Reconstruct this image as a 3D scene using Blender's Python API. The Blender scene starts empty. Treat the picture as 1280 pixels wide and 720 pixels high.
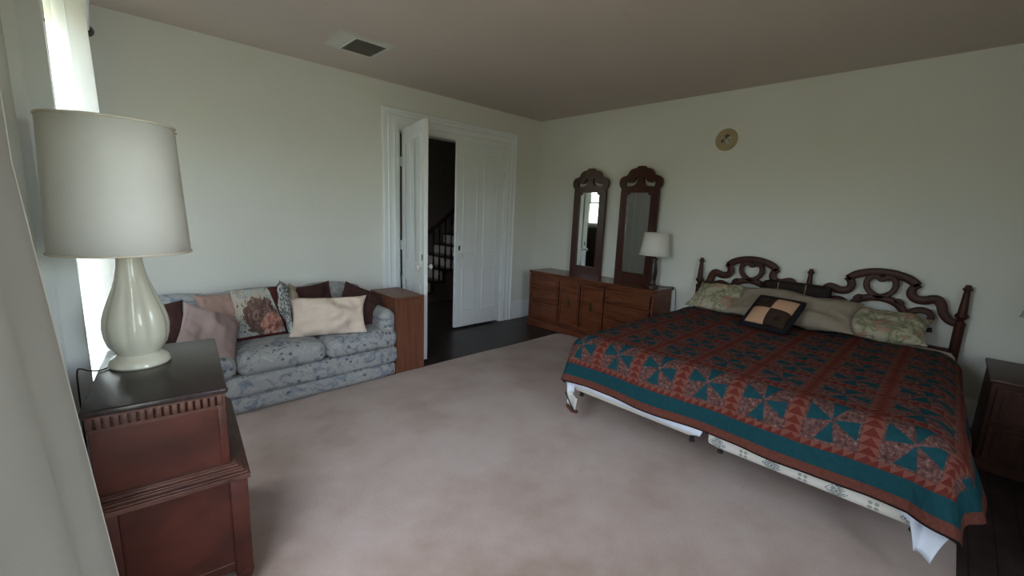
import bpy, bmesh, math, random
from mathutils import Vector, Matrix, noise
PI = math.pi
random.seed(4)
sc = bpy.context.scene
COL = sc.collection
H = 2.766            # ceiling height
XW = -4.80           # window wall
YF = -5.45           # wall behind the camera

# ------------------------------------------------------------------ node expressions
class E:
    """tiny wrapper so that procedural patterns can be written as arithmetic"""
    def __init__(s, nt, v): s.nt, s.v = nt, v
    def _m(s, op, *a):
        n = s.nt.nodes.new('ShaderNodeMath'); n.operation = op
        for i, x in enumerate((s,) + a):
            x = x.v if isinstance(x, E) else x
            if isinstance(x, (int, float)): n.inputs[i].default_value = x
            else: s.nt.links.new(x, n.inputs[i])
        return E(s.nt, n.outputs[0])
    def __add__(s, o): return s._m('ADD', o)
    __radd__ = __add__
    def __mul__(s, o): return s._m('MULTIPLY', o)
    __rmul__ = __mul__
    def __sub__(s, o): return s._m('SUBTRACT', o)
    def __rsub__(s, o): return (s * -1) + o
    def __truediv__(s, o): return s._m('DIVIDE', o)
    def lt(s, o): return s._m('LESS_THAN', o)
    def gt(s, o): return s._m('GREATER_THAN', o)
    def mn(s, o): return s._m('MINIMUM', o)
    def mx(s, o): return s._m('MAXIMUM', o)
    def ab(s): return s._m('ABSOLUTE')
    def fr(s): return s._m('FRACT')
    def fl(s): return s._m('FLOOR')
    def clamp(s):
        r = s._m('ADD', 0.0); r.v.node.use_clamp = True; return r

class Mat:
    def __init__(s, name, rough=.6, spec=.5):
        s.m = bpy.data.materials.new(name); s.m.use_nodes = True
        s.nt = s.m.node_tree; s.bs = s.nt.nodes['Principled BSDF']
        s.bs.inputs['Roughness'].default_value = rough
        s.bs.inputs['Specular IOR Level'].default_value = spec
    def coord(s, kind='Object', scale=(1, 1, 1), rot=(0, 0, 0)):
        t = s.nt.nodes.new('ShaderNodeTexCoord'); mp = s.nt.nodes.new('ShaderNodeMapping')
        mp.inputs['Scale'].default_value = scale; mp.inputs['Rotation'].default_value = rot
        s.nt.links.new(t.outputs[kind], mp.inputs['Vector']); return mp.outputs[0]
    def xyz(s, vec):
        n = s.nt.nodes.new('ShaderNodeSeparateXYZ'); s.nt.links.new(vec, n.inputs[0])
        return [E(s.nt, n.outputs[i]) for i in range(3)]
    def noise(s, vec, scale, detail=3, rough=.5, dist=0.):
        n = s.nt.nodes.new('ShaderNodeTexNoise'); n.inputs['Scale'].default_value = scale
        n.inputs['Detail'].default_value = detail; n.inputs['Roughness'].default_value = rough
        n.inputs['Distortion'].default_value = dist
        s.nt.links.new(vec, n.inputs['Vector']); return E(s.nt, n.outputs['Fac'])
    def voro(s, vec, scale, feat='F1', rnd=1.):
        n = s.nt.nodes.new('ShaderNodeTexVoronoi'); n.inputs['Scale'].default_value = scale
        n.feature = feat; n.inputs['Randomness'].default_value = rnd
        s.nt.links.new(vec, n.inputs['Vector']); return E(s.nt, n.outputs['Distance'])
    def ramp(s, fac, stops):
        n = s.nt.nodes.new('ShaderNodeValToRGB'); cr = n.color_ramp
        cr.elements[0].position = stops[0][0]; cr.elements[0].color = (*stops[0][1], 1)
        cr.elements[1].position = stops[-1][0]; cr.elements[1].color = (*stops[-1][1], 1)
        for p, c in stops[1:-1]:
            e = cr.elements.new(p); e.color = (*c, 1)
        s.nt.links.new(fac.v, n.inputs[0]); return n.outputs[0]
    def mix(s, fac, a, b):
        n = s.nt.nodes.new('ShaderNodeMix'); n.data_type = 'RGBA'
        for sock, x in ((n.inputs[0], fac), (n.inputs[6], a), (n.inputs[7], b)):
            if isinstance(x, E): x = x.v
            if isinstance(x, tuple): sock.default_value = (*x, 1)
            elif isinstance(x, (int, float)): sock.default_value = x
            else: s.nt.links.new(x, sock)
        return n.outputs[2]
    def base(s, c):
        if isinstance(c, tuple): s.bs.inputs['Base Color'].default_value = (*c, 1)
        else: s.nt.links.new(c, s.bs.inputs['Base Color'])
    def rough(s, e): s.nt.links.new(e.v, s.bs.inputs['Roughness'])
    def bump(s, e, strength=.3, dist=.01):
        n = s.nt.nodes.new('ShaderNodeBump'); n.inputs['Strength'].default_value = strength
        n.inputs['Distance'].default_value = dist
        s.nt.links.new(e.v, n.inputs['Height']); s.nt.links.new(n.outputs[0], s.bs.inputs['Normal'])

def wood(name, dark, light, rough=.38, axis=(1, 1, 12), sc_=3., spec=.32):
    m = Mat(name, rough, spec); v = m.coord('Object', axis)
    a = m.noise(v, sc_, 5, .6, .6)
    m.base(m.ramp(a, [(.3, dark), (.7, light)])); m.bump(a, .05, .002); return m.m

def plain(name, c, rough=.6, var=.12, scale=9., bump=.0, spec=.4, metal=0.):
    m = Mat(name, rough, spec); v = m.coord('Object')
    n = m.noise(v, scale, 3)
    m.base(m.ramp(n, [(.25, tuple(x * (1 - var) for x in c)), (.75, tuple(min(1, x * (1 + var)) for x in c))]))
    m.bs.inputs['Metallic'].default_value = metal
    if bump: m.bump(m.noise(v, scale * 12, 2), bump, .004)
    return m.m

def cloth(name, c, var=.1, weave=400, bump=.25, wr=.5):
    m = Mat(name, .9, .15); v = m.coord('Object')
    n = m.noise(v, 6, 3)
    m.base(m.ramp(n, [(.25, tuple(x * (1 - var) for x in c)), (.75, tuple(min(1, x * (1 + var)) for x in c))]))
    m.bump(m.noise(v, 11, 2, .5, .5) * wr + m.noise(v, weave, 1) * .05, bump, .03); return m.m

M = {}
# walls: papered, pale, faint mottling
m = Mat('wall_paint', .75, .25); v = m.coord()
m.base(m.mix(m.noise(v, 1.3, 4), (.655, .665, .625), (.715, .72, .685)))
m.bump(m.noise(v, 45, 3) * .6 + m.noise(v, 9, 3) * .4, .22, .01); M['wall'] = m.m
# ceiling: pinkish grey with brown stains, repainted patch round the vent
m = Mat('ceiling_paint', .85, .2); v = m.coord(); x, y, z = m.xyz(v)
n1 = m.noise(v, .9, 5, .55); n2 = m.noise(m.coord('Object', (1, 3, 1)), 1.6, 6, .7, .8)
c = m.mix(n1, (.54, .455, .415), (.64, .565, .525))
c = m.mix(((n2 - .62) * 5).clamp() * .35, c, (.33, .23, .17))
wob = (m.noise(v, 6, 3) - .5) * .16
dx = ((x + 2.99).ab() - .235); dy = ((y + .72).ab() - .225)
patch = ((dx.mx(dy) + wob) * -14).clamp()
c = m.mix(patch * .85, c, (.66, .67, .62))
m.base(c); m.bump(m.noise(v, 30, 4), .1, .01); M['ceiling'] = m.m
# carpet
m = Mat('carpet', .97, .05); v = m.coord()
n1 = m.noise(v, 1.1, 5, .6, .4); n2 = m.noise(v, 3.2, 4, .6)
c = m.ramp(n1 * .6 + n2 * .4, [(.34, (.335, .225, .180)), (.5, (.46, .345, .305)), (.62, (.52, .415, .385))])
sp = m.voro(v, 5.5); c = m.mix(sp.lt(.035) * .5, c, (.14, .09, .08))
c = m.mix(m.noise(v, 240, 2) * .45, c, (.20, .15, .135))
m.base(c); m.bump(m.noise(v, 330, 2) + m.noise(v, 60, 3) * .6, .6, .008)
m.bs.inputs['Sheen Weight'].default_value = .3; M['carpet'] = m.m
# bare dark floor boards
m = Mat('dark_boards', .36, .22); v = m.coord('Object', (.6, 1, 1)); x, y, z = m.xyz(m.coord())
n = m.noise(v, 9, 6, .7, .5); seam = ((y / .095).fr() - .5).ab().gt(.47)
c = m.ramp(n, [(.3, (.016, .010, .010)), (.55, (.036, .025, .024)), (.8, (.085, .062, .055))])
m.base(m.mix(seam, c, (.006, .004, .004))); m.bump(n, .15, .004); M['boards'] = m.m
m = Mat('white_gloss_paint', .28, .5); v = m.coord()
m.base(m.mix(m.noise(v, 4, 4), (.72, .76, .79), (.80, .83, .85))); m.bump(m.noise(v, 20, 3), .05, .003); M['trim'] = m.m
M['boxwood'] = wood('oak_brown_laminate', (.10, .036, .021), (.19, .073, .042), .4, (8, 8, .8))
M['dresser'] = wood('honey_red_dresser_wood', (.065, .018, .008), (.20, .060, .024), .38, (1.2, 1, 10), 3)
M['dresser_top'] = wood('dresser_top_wood', (.075, .024, .012), (.15, .05, .026), .18, (10, 1, 1), 3)
M['mirrorwood'] = wood('mirror_frame_wood', (.034, .011, .008), (.072, .022, .014), .35, (8, 8, 1))
M['bedwood'] = wood('headboard_wood', (.024, .007, .005), (.060, .017, .011), .5, (5, 5, 2))
M['chest'] = wood('mahogany_chest_wood', (.026, .007, .005), (.066, .016, .010), .42, (1.5, 1.5, 2), 3)
M['chestmold'] = wood('worn_moulding_wood', (.035, .013, .010), (.10, .042, .03), .4, (1, 4, 4), 6)
M['chesttop'] = wood('dark_worn_chest_top', (.014, .009, .009), (.034, .022, .023), .26, (6, 1, 1), 2.5)
M['nightwood'] = wood('dark_nightstand_wood', (.03, .012, .009), (.075, .028, .018), .4, (6, 6, 1))
M['stairwood'] = wood('dark_stair_wood', (.014, .006, .004), (.04, .016, .01), .3, (2, 6, 6))
M['brass'] = plain('dull_brass', (.16, .10, .045), .4, .2, 30, metal=.9)
M['steel'] = plain('dark_steel', (.03, .03, .032), .5, .2, metal=.6)
M['black'] = plain('black_plastic', (.012, .012, .012), .4)
M['porcelain'] = plain('white_porcelain', (.72, .72, .70), .15, .03)
M['hingepaint'] = plain('painted_hinge', (.66, .68, .69), .4, .05)
M['ceramic'] = plain('cream_glazed_ceramic', (.66, .64, .54), .16, .06, 5, spec=.6)
M['bronze'] = plain('dark_bronze_lamp', (.028, .015, .012), .35, .3, 30)
m = Mat('mirror_glass', .03); m.base((.78, .82, .80)); m.bs.inputs['Metallic'].default_value = 1
mn_ = m.noise(m.coord(), 3, 3); m.rough(mn_ * .05 + .005); M['mirror'] = m.m
def shade_mat(name, c, tr):
    m = Mat(name, .85, .15); v = m.coord()
    m.base(m.mix(m.noise(v, 30, 2), c, tuple(x * .95 for x in c)))
    t = m.nt.nodes.new('ShaderNodeBsdfTranslucent'); t.inputs[0].default_value = (*c, 1)
    mx = m.nt.nodes.new('ShaderNodeMixShader'); mx.inputs[0].default_value = tr
    out = m.nt.nodes['Material Output']
    m.nt.links.new(m.bs.outputs[0], mx.inputs[1]); m.nt.links.new(t.outputs[0], mx.inputs[2]); m.nt.links.new(mx.outputs[0], out.inputs[0])
    m.bump(m.noise(m.coord('Object', (1, 1, 6)), 60, 2), .08, .003)
    return m.m
M['shade'] = shade_mat('lampshade_linen', (.86, .85, .81), .3)
M['shade_trim'] = plain('lampshade_trim', (.62, .56, .48), .8)
M['sheer'] = shade_mat('white_curtain_cloth', (.85, .85, .84), .5)
M['drape'] = cloth('heavy_beige_drape', (.42, .40, .37), .05, 500, .1)
M['drape_lit_edge'] = cloth('pale_lit_drape_edge', (.62, .60, .55), .05, 500, .1)  # paler than the drape: light caught by the fold edge, put into the colour
m = Mat('window_glass', .02)
_t = m.nt.nodes.new('ShaderNodeBsdfTransparent'); _t.inputs[0].default_value = (.94, .96, .95, 1)
_g = m.nt.nodes.new('ShaderNodeBsdfGlossy'); _g.inputs['Roughness'].default_value = .02
_x = m.nt.nodes.new('ShaderNodeMixShader'); _x.inputs[0].default_value = .06
m.nt.links.new(_t.outputs[0], _x.inputs[1]); m.nt.links.new(_g.outputs[0], _x.inputs[2]); m.nt.links.new(_x.outputs[0], m.nt.nodes['Material Output'].inputs[0])
M['glass'] = m.m
M['vent'] = plain('grey_vent_metal', (.30, .285, .26), .5, .1, 20, metal=.2)
M['ventdark'] = plain('dark_duct', (.05, .045, .045), .8)
# sofa: blue and grey swirling floral upholstery with dark petal spots
m = Mat('blue_floral_upholstery', .88, .2); v = m.coord('Object', (1, 1, 1.1))
a = m.noise(v, 9, 3, .55, 1.6); b = m.noise(m.coord('Object', (1, 1, 2)), 16, 3, .5, 1.2)
c = m.ramp(a, [(.30, (.16, .19, .24)), (.42, (.23, .255, .29)), (.5, (.37, .365, .36)), (.60, (.30, .32, .335)), (.72, (.44, .41, .385))])
c = m.mix(((b - .58) * 9).clamp() * .6, c, (.15, .185, .225))
sp = m.voro(v, 17); big = m.noise(v, 3.2, 1)
c = m.mix((sp.lt(.24) * big.gt(.54)) * .7, c, (.045, .065, .105))
m.base(c); m.bump(m.noise(v, 300, 1) * .3 + m.noise(v, 14, 2), .2, .01); M['sofa'] = m.m
M['mauve'] = cloth('mauve_cotton', (.34, .255, .25))
M['peach'] = cloth('faded_peach_cotton', (.30, .20, .17))
M['cream'] = cloth('cream_pillowcase', (.66, .55, .47), .05, 300, .5, 1.)
M['brown'] = cloth('dark_brown_cotton', (.055, .026, .024), .2, 300, .4, .8)
M['beige'] = cloth('beige_cotton', (.36, .305, .245), .07, 300, .5, 1.)
M['tanbed'] = cloth('taupe_pillowcase', (.27, .225, .175), .06, 300, .6, 1.)
M['blackcloth'] = cloth('black_cord_cloth', (.012, .010, .014), .3)
M['patchdark'] = cloth('dark_brown_patch', (.035, .02, .014), .2)
M['patchtan'] = cloth('tan_patch', (.45, .27, .17), .06)
M['leather'] = plain('dark_brown_leather', (.018, .010, .009), .65, .3, spec=.2)
# printed western throw pillow
m = Mat('printed_scene_cotton', .9, .15); v = m.coord(); x, y, z = m.xyz(v)
n = m.noise(v, 9, 3, .6, 1.5); n3 = m.noise(m.coord('Object', (2, 1, .7)), 10, 3, .6, 2.)
c = m.ramp(m.noise(v, 5, 2), [(.35, (.42, .36, .29)), (.55, (.36, .38, .36)), (.7, (.30, .33, .36))])
bx_ = (((x - .0) * (x - .0)) / .012 + ((z + .02) * (z + .02)) / .02 + (n - .5) * 3).lt(1.)
c = m.mix(bx_ * .9, c, m.ramp(n3, [(.35, (.045, .02, .018)), (.5, (.13, .062, .048)), (.65, (.26, .15, .11))]))
cx_ = (((x - .07) * (x - .07)) / .007 + ((z + .09) * (z + .09)) / .006 + (n3 - .5) * 2).lt(1.)
c = m.mix(cx_ * .9, c, m.ramp(n, [(.4, (.20, .075, .06)), (.5, (.40, .18, .135)), (.6, (.50, .30, .25))]))
ln_ = (n3 - .5).ab().lt(.012) * m.noise(v, 4, 1).gt(.45)
c = m.mix(ln_ * .8, c, (.04, .02, .02))
c = m.mix(((n3 - .60) * 14).clamp() * .8, c, (.035, .02, .025))
c = m.mix((x + (z * .25)).gt(.115) + z.lt(-.17), c, (.075, .018, .018))
c = m.mix((x.lt(-.11)) * z.gt(-.02) * ((n3 - .62) * 20).clamp(), c, (.03, .025, .02))
m.base(c); m.bump(n, .3, .01); M['print'] = m.m
# black and white floral
m = Mat('grey_leaf_print', .9, .15); v = m.coord()
a = m.noise(v, 26, 3, .5, 2.)
m.base(m.ramp(a, [(.40, (.50, .50, .47)), (.48, (.40, .41, .40)), (.53, (.06, .075, .085)), (.60, (.13, .17, .19))])); M['leafprint'] = m.m
# bed floral
m = Mat('green_rose_print', .9, .15); v = m.coord()
a = m.noise(v, 11, 3, .55, .8); b = m.noise(m.coord('Object', (1, 1, 1), (1, 2, 0)), 8, 2, .5, 1.)
c = m.ramp(a, [(.34, (.40, .37, .29)), (.46, (.36, .33, .22)), (.52, (.15, .17, .11)), (.57, (.28, .27, .17)), (.66, (.44, .38, .33))])
c = m.mix(((b - .57) * 14).clamp() * .8, c, (.40, .19, .15)); m.base(c); M['rose'] = m.m
# box springs and sheet
M['sheet'] = cloth('white_sheet', (.66, .70, .80), .04, 300, .15)
m = Mat('cream_ticking', .8, .2); v = m.coord(); x, y, z = m.xyz(v)
q = (z * 24 + (m.noise(v, 3, 1) - .5)).fr().lt(.06)
m.base(m.mix(q * .35, (.60, .58, .53), (.40, .37, .33))); M['ticking'] = m.m
m = Mat('floral_ticking', .8, .2); v = m.coord(); x, y, z = m.xyz(v)
py = (y / .27).fr() - .5; pz = (z - .042) / .27
d1 = py.ab() + pz.ab(); nn = m.noise(v, 90, 2)
big = d1.lt(.17) * ((d1 * 20).fr().lt(.62)) * nn.gt(.40)
py2 = ((y / .135) + .5).fr() - .5
qy = (py2.ab() - .085); qz = (((z - .042) / .135).ab() - .085); small = (qy * qy + qz * qz).lt(.0042)
c = m.mix(big, (.61, .59, .54), (.13, .16, .20)); c = m.mix(small * .9, c, (.24, .26, .22)); m.base(c); M['ticking2'] = m.m
# quilt
BP = .285
m = Mat('pinwheel_quilt', .95, .05)
t = m.nt.nodes.new('ShaderNodeUVMap'); u, w, _ = m.xyz(t.outputs[0])     # u across the bed, w from the hem at the foot (metres)
edge = w.mn(1.215 - u.ab())
cu = (u / BP + .5).fr() - .5; cw = ((w - .135) / BP).fr() - .5
au, aw = cu.ab(), cw.ab(); mxn = au.mx(aw)
vo = m.coord('UV'); spk = m.noise(vo, 55, 3, .7); spk2 = m.noise(vo, 130, 2, .6)
bg = m.ramp(spk, [(.32, (.035, .018, .018)), (.5, (.090, .042, .038)), (.60, (.115, .065, .056)), (.72, (.22, .14, .115))])
teal = m.mix(spk, (.006, .032, .042), (.013, .056, .068))
# four blades, each a wedge that starts on the axis
at = cw._m('ARCTAN2', cu) / (PI / 2) + 4.12
blade = (at.fr().lt(.46)) * mxn.lt(.345) * mxn.gt(.03)
c = m.mix(blade, bg, teal)
# saw-tooth sashing
along = cu * aw.gt(au) + cw * (1 - aw.gt(au))
tt = (along * 7 + .5).fr(); across = ((mxn - .385) / .115).clamp()
coral = m.mix(spk2, (.105, .036, .026), (.175, .066, .048)); red = m.mix(spk, (.070, .013, .012), (.12, .026, .020))
saw = m.mix(tt.lt(across * .9 + .05), coral, red)
c = m.mix(mxn.gt(.385), c, saw)
mar = m.mix(spk, (.048, .016, .014), (.16, .055, .038))
c = m.mix(edge.lt(.135), c, teal); c = m.mix(edge.lt(.052), c, mar); c = m.mix(edge.lt(.008), c, (.02, .012, .012))
m.base(c)
qb = (((u + w) * 14).fr() - .5).ab() + (((u - w) * 14).fr() - .5).ab()
m.bump(qb * .5 + m.noise(vo, 12, 3), .45, .012); M['quilt'] = m.m
M['bedwood_red'] = cloth('maroon_binding_cloth', (.085, .03, .022))
M['quiltback'] = cloth('plain_quilt_back', (.55, .55, .52))
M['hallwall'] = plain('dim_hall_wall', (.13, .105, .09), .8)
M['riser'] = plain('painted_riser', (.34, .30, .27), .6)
M['medal'] = plain('tan_cover_paint', (.36, .285, .165), .5, .08)
m = Mat('cover_picture', .5); v = m.coord(); a = m.noise(v, 22, 2, .5, 1.)
m.base(m.ramp(a, [(.40, (.06, .03, .018)), (.47, (.14, .09, .05)), (.52, (.50, .46, .42)), (.60, (.42, .38, .34)), (.66, (.2, .2, .1))])); M['picture'] = m.m

# ------------------------------------------------------------------ mesh helpers
class MB:
    def __init__(s): s.bm = bmesh.new(); s.uv = None
    def box(s, a, b, M_=None, bev=0., seg=2):
        """axis box between corners a and b"""
        x0, y0, z0 = a; x1, y1, z1 = b
        vs = [s.bm.verts.new(p) for p in ((x0,y0,z0),(x1,y0,z0),(x1,y1,z0),(x0,y1,z0),(x0,y0,z1),(x1,y0,z1),(x1,y1,z1),(x0,y1,z1))]
        fs = [s.bm.faces.new([vs[i] for i in f]) for f in ((3,2,1,0),(4,5,6,7),(0,1,5,4),(1,2,6,5),(2,3,7,6),(3,0,4,7))]
        if bev:
            es = list({e for f in fs for e in f.edges})
            r = bmesh.ops.bevel(s.bm, geom=es, offset=bev, segments=seg, affect='EDGES', profile=.5)
            vs = list({v for f in r['faces'] for v in f.verts} | {v for v in vs if v.is_valid})
        if M_ is not None: bmesh.ops.transform(s.bm, matrix=M_, verts=[v for v in vs if v.is_valid])
        return s
    def prism(s, pts, d0, d1, ax='x', bev=0.):
        """2-D outline extruded along an axis; the outline is in the other two axes"""
        def P(p, d):
            return {'x': (d, p[0], p[1]), 'y': (p[0], d, p[1]), 'z': (p[0], p[1], d)}[ax]
        A = [s.bm.verts.new(P(p, d0)) for p in pts]; B = [s.bm.verts.new(P(p, d1)) for p in pts]
        n = len(pts)
        f1 = s.bm.faces.new(A); f2 = s.bm.faces.new(B[::-1])
        for i in range(n): s.bm.faces.new((A[i], B[i], B[(i+1) % n], A[(i+1) % n]))
        return s
    def lathe(s, prof, c=(0, 0), seg=40, fn=None, cap=True):
        rings = []
        for r, z in prof:
            ring = []
            for k in range(seg):
                a = 2*PI*k/seg; rr = r*(fn(a, z) if fn else 1)
                ring.append(s.bm.verts.new((c[0]+rr*math.cos(a), c[1]+rr*math.sin(a), z)))
            rings.append(ring)
        for A, B in zip(rings, rings[1:]):
            for k in range(seg): s.bm.faces.new((A[k], A[(k+1) % seg], B[(k+1) % seg], B[k]))
        if cap: s.bm.faces.new(rings[0][::-1]); s.bm.faces.new(rings[-1])
        return s
    def tube(s, pts, r, seg=8, cap=True):
        pts = [Vector(p) for p in pts]; rings = []; up = Vector((0, 0, 1)); prev = None
        for i, p in enumerate(pts):
            t = (pts[min(i+1, len(pts)-1)] - pts[max(i-1, 0)]).normalized()
            a = t.cross(up if prev is None else prev)
            if a.length < 1e-4: a = t.cross(Vector((0, 1, 0)))
            a.normalize(); b = a.cross(t).normalized(); prev = b
            rr = r(i/(len(pts)-1)) if callable(r) else r
            rings.append([s.bm.verts.new(p + rr*(math.cos(2*PI*k/seg)*a + math.sin(2*PI*k/seg)*b)) for k in range(seg)])
        for A, B in zip(rings, rings[1:]):
            for k in range(seg): s.bm.faces.new((A[k], A[(k+1) % seg], B[(k+1) % seg], B[k]))
        if cap: s.bm.faces.new(rings[0][::-1]); s.bm.faces.new(rings[-1])
        return s
    def grid(s, nu, nv, f, uvf=None, closed=False):
        V = [[s.bm.verts.new(f(i/nu, j/nv)) for j in range(nv+1)] for i in range(nu+1)]
        if uvf and s.uv is None: s.uv = s.bm.loops.layers.uv.new('UVMap')
        for i in range(nu):
            for j in range(nv):
                fc = s.bm.faces.new((V[i][j], V[i+1][j], V[i+1][j+1], V[i][j+1]))
                if uvf:
                    for lp, (a, b) in zip(fc.loops, ((i, j), (i+1, j), (i+1, j+1), (i, j+1))):
                        lp[s.uv].uv = uvf(a/nu, b/nv)
        return s
    def cushion(s, c, w, d, h, r, puff=.03, n=16, fn=None):
        """soft rounded block centred at c; puff swells the big faces"""
        bm2 = bmesh.new(); bmesh.ops.create_cube(bm2, size=2.)
        bmesh.ops.subdivide_edges(bm2, edges=bm2.edges[:], cuts=n, use_grid_fill=True)
        hw, hd, hh = w/2, d/2, h/2
        for v in bm2.verts:
            a, b, e = v.co
            p = Vector((a*hw, b*hd, e*hh))
            q = Vector((max(-hw+r, min(hw-r, p.x)), max(-hd+r, min(hd-r, p.y)), max(-hh+r, min(hh-r, p.z))))
            dd = p - q
            if dd.length > 1e-9: p = q + dd.normalized()*r
            p.z += e*puff*(1-a*a)*(1-b*b); p.y += b*puff*.6*(1-a*a)*(1-e*e); p.x += a*puff*.5*(1-b*b)*(1-e*e)
            p += Vector(c)
            if fn: p = fn(p)
            v.co = p
        me = bpy.data.meshes.new('tmp'); bm2.to_mesh(me); bm2.free(); s.bm.from_mesh(me); bpy.data.meshes.remove(me)
        return s

def obj(name, mb, mat, parent=None, smooth=True, bevel=0., sub=0, kind=None, solid=0.):
    bm = mb.bm
    bmesh.ops.remove_doubles(bm, verts=bm.verts, dist=1e-5)
    bmesh.ops.recalc_face_normals(bm, faces=bm.faces)
    me = bpy.data.meshes.new(name); bm.to_mesh(me); bm.free()
    mats = mat if isinstance(mat, (list, tuple)) else [mat]
    for x in mats: me.materials.append(x)
    o = bpy.data.objects.new(name, me); COL.objects.link(o)
    if parent: o.parent = parent
    if smooth: me.shade_smooth(); 
    if smooth and not sub:
        try: me.set_sharp_from_angle(angle=math.radians(38))
        except Exception: pass
    if solid:
        md = o.modifiers.new('solid', 'SOLIDIFY'); md.thickness = solid; md.offset = -1
    if bevel:
        md = o.modifiers.new('bevel', 'BEVEL'); md.width = bevel; md.segments = 2; md.limit_method = 'ANGLE'; md.angle_limit = math.radians(40)
    if sub:
        md = o.modifiers.new('sub', 'SUBSURF'); md.levels = sub; md.render_levels = sub
    if kind: o['kind'] = kind
    return o
def B(name, a, b, mat, parent=None, bevel=.003, **k): return obj(name, MB().box(a, b), mat, parent, bevel=bevel, **k)
def tag(o, label=None, cat=None, group=None, kind=None):
    if label: o['label'] = label
    if cat: o['category'] = cat
    if group: o['group'] = group
    if kind: o['kind'] = kind
    return o
def thing(name, label, cat, loc=(0, 0, 0), rz=0., group=None):
    o = bpy.data.objects.new(name, None); COL.objects.link(o); o.empty_display_size = .1
    o.location = loc; o.rotation_euler = (0, 0, rz); return tag(o, label, cat, group)
def dup(root, loc, rz=0., label=None):
    r = root.copy(); COL.objects.link(r); r.location = loc; r.rotation_euler = (0, 0, rz)
    if label: r['label'] = label
    for ch in list(root.children):
        c = ch.copy(); COL.objects.link(c); c.parent = r
        for g in list(ch.children):
            d = g.copy(); COL.objects.link(d); d.parent = c
    return r
def catmull(P, n=8, closed=False):
    P = [Vector(p) for p in P]; out = []; L = len(P)
    rng = range(L if closed else L-1)
    for i in rng:
        if closed: a, b, c, d = P[(i-1) % L], P[i], P[(i+1) % L], P[(i+2) % L]
        else: a, b, c, d = P[max(i-1, 0)], P[i], P[i+1], P[min(i+2, L-1)]
        for k in range(n):
            t = k/n
            out.append(.5*((2*b)+(c-a)*t+(2*a-5*b+4*c-d)*t*t+(3*b-a-3*c+d)*t**3))
    if not closed: out.append(P[-1])
    return out
def ribbon(mb, pts, w, x0, x1, closed=False, n=7):
    """flat fretwork band in the y-z plane following pts, width w (number or function), between x0 and x1"""
    C_ = catmull([Vector((p[0], p[1], 0)) for p in pts], n, closed); L = len(C_)
    rows = []
    for i, p in enumerate(C_):
        q0 = C_[(i-1) % L] if closed else C_[max(i-1, 0)]; q1 = C_[(i+1) % L] if closed else C_[min(i+1, L-1)]
        t = (q1-q0).normalized(); nrm = Vector((-t.y, t.x, 0)); ww = (w(i/(L-1)) if callable(w) else w)/2
        a, b = p+nrm*ww, p-nrm*ww; a2, b2 = p+nrm*ww*.6, p-nrm*ww*.6; d = (x1-x0)*.25
        rows.append([mb.bm.verts.new(v) for v in ((x1, a.x, a.y), (x0+d, a.x, a.y), (x0, a2.x, a2.y), (x0, b2.x, b2.y), (x0+d, b.x, b.y), (x1, b.x, b.y))])
    m_ = L if closed else L-1
    for i in range(m_):
        A, Bb = rows[i], rows[(i+1) % L]
        for k in range(6): mb.bm.faces.new((A[k], Bb[k], Bb[(k+1) % 6], A[(k+1) % 6]))
    if not closed: mb.bm.faces.new(rows[0][::-1]); mb.bm.faces.new(rows[-1])
def place(o, c, xd, zd):
    X = Vector(xd).normalized(); Z = Vector(zd); Z = (Z - X*Z.dot(X)).normalized(); Y = Z.cross(X)
    mt = Matrix((X, Y, Z)).transposed().to_4x4(); mt.translation = Vector(c)
    o.matrix_world = mt; return o
def pillow_mb(w, h, t, seed=0, ear=.24, wr=.016, n=30, flap=0.):
    mb = MB()
    def side(sg):
        def f(a, b):
            u, v = a*2-1, b*2-1
            pin = 1 - ear*(1-abs(v)**2.2)*abs(u)**6*.5; pin2 = 1 - ear*(1-abs(u)**2.2)*abs(v)**6*.5
            k = max(0., (1-abs(u)**2.3)*(1-abs(v)**2.3))
            x, z = u*w/2*pin, v*h/2*pin2
            nz = noise.noise(Vector((u*1.7+seed, v*1.7, seed*.7)))*wr*2 + noise.noise(Vector((u*4+seed, v*3+3, seed)))*wr
            y = sg*(t/2*1.1*k**.66 + (nz if k > 0 else 0)*min(1, k*3))
            return (x, y, z)
        mb.grid(n, n, f)
    side(1); side(-1); return mb
def pillow(name, label, cat, mat, w, h, t, c, xd, zd, seed=0, group=None, trim=None, **k):
    o = obj(name, pillow_mb(w, h, t, seed, **k), mat, sub=1); tag(o, label, cat, group); place(o, c, xd, zd); return o

# ------------------------------------------------------------------ room shell
T = .14
def wall_with_holes(name, axis, at, thick, lo, hi, holes, mat):
    """wall slab in plane axis=at, spanning lo..hi (other horizontal axis), holes = (a0,a1,z0,z1)"""
    mb = MB(); cuts = sorted({lo, hi} | {h[0] for h in holes} | {h[1] for h in holes})
    for a0, a1 in zip(cuts, cuts[1:]):
        mid = (a0+a1)/2; hs = [h for h in holes if h[0] < mid < h[1]]
        spans = [(0, H)] if not hs else [(0, hs[0][2]), (hs[0][3], H)]
        for z0, z1 in spans:
            if z1-z0 < 1e-4: continue
            if axis == 'x': mb.box((at, a0, z0), (at+thick, a1, z1))
            else: mb.box((a0, at, z0), (a1, at+thick, z1))
    return obj(name, mb, mat, smooth=False, kind='structure')
DX0, DX1, DZ = -2.225, -.665, 2.325         # door opening
W1 = (-1.80, -.95, .55, 2.28)               # far window, left wall
W2 = (-3.95, -2.95, .5, 2.3)                # window beside the camera, left wall
W3 = (-4.0, -3.15, .8, 2.2); W4 = (-1.6, -.6, .5, 2.3)   # windows behind the camera
wall_with_holes('wall_back', 'y', 0, T, XW-T, T, [(DX0, DX1, 0, DZ)], M['wall'])
wall_with_holes('wall_right', 'x', 0, T, YF-T, 0, [], M['wall'])
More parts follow.
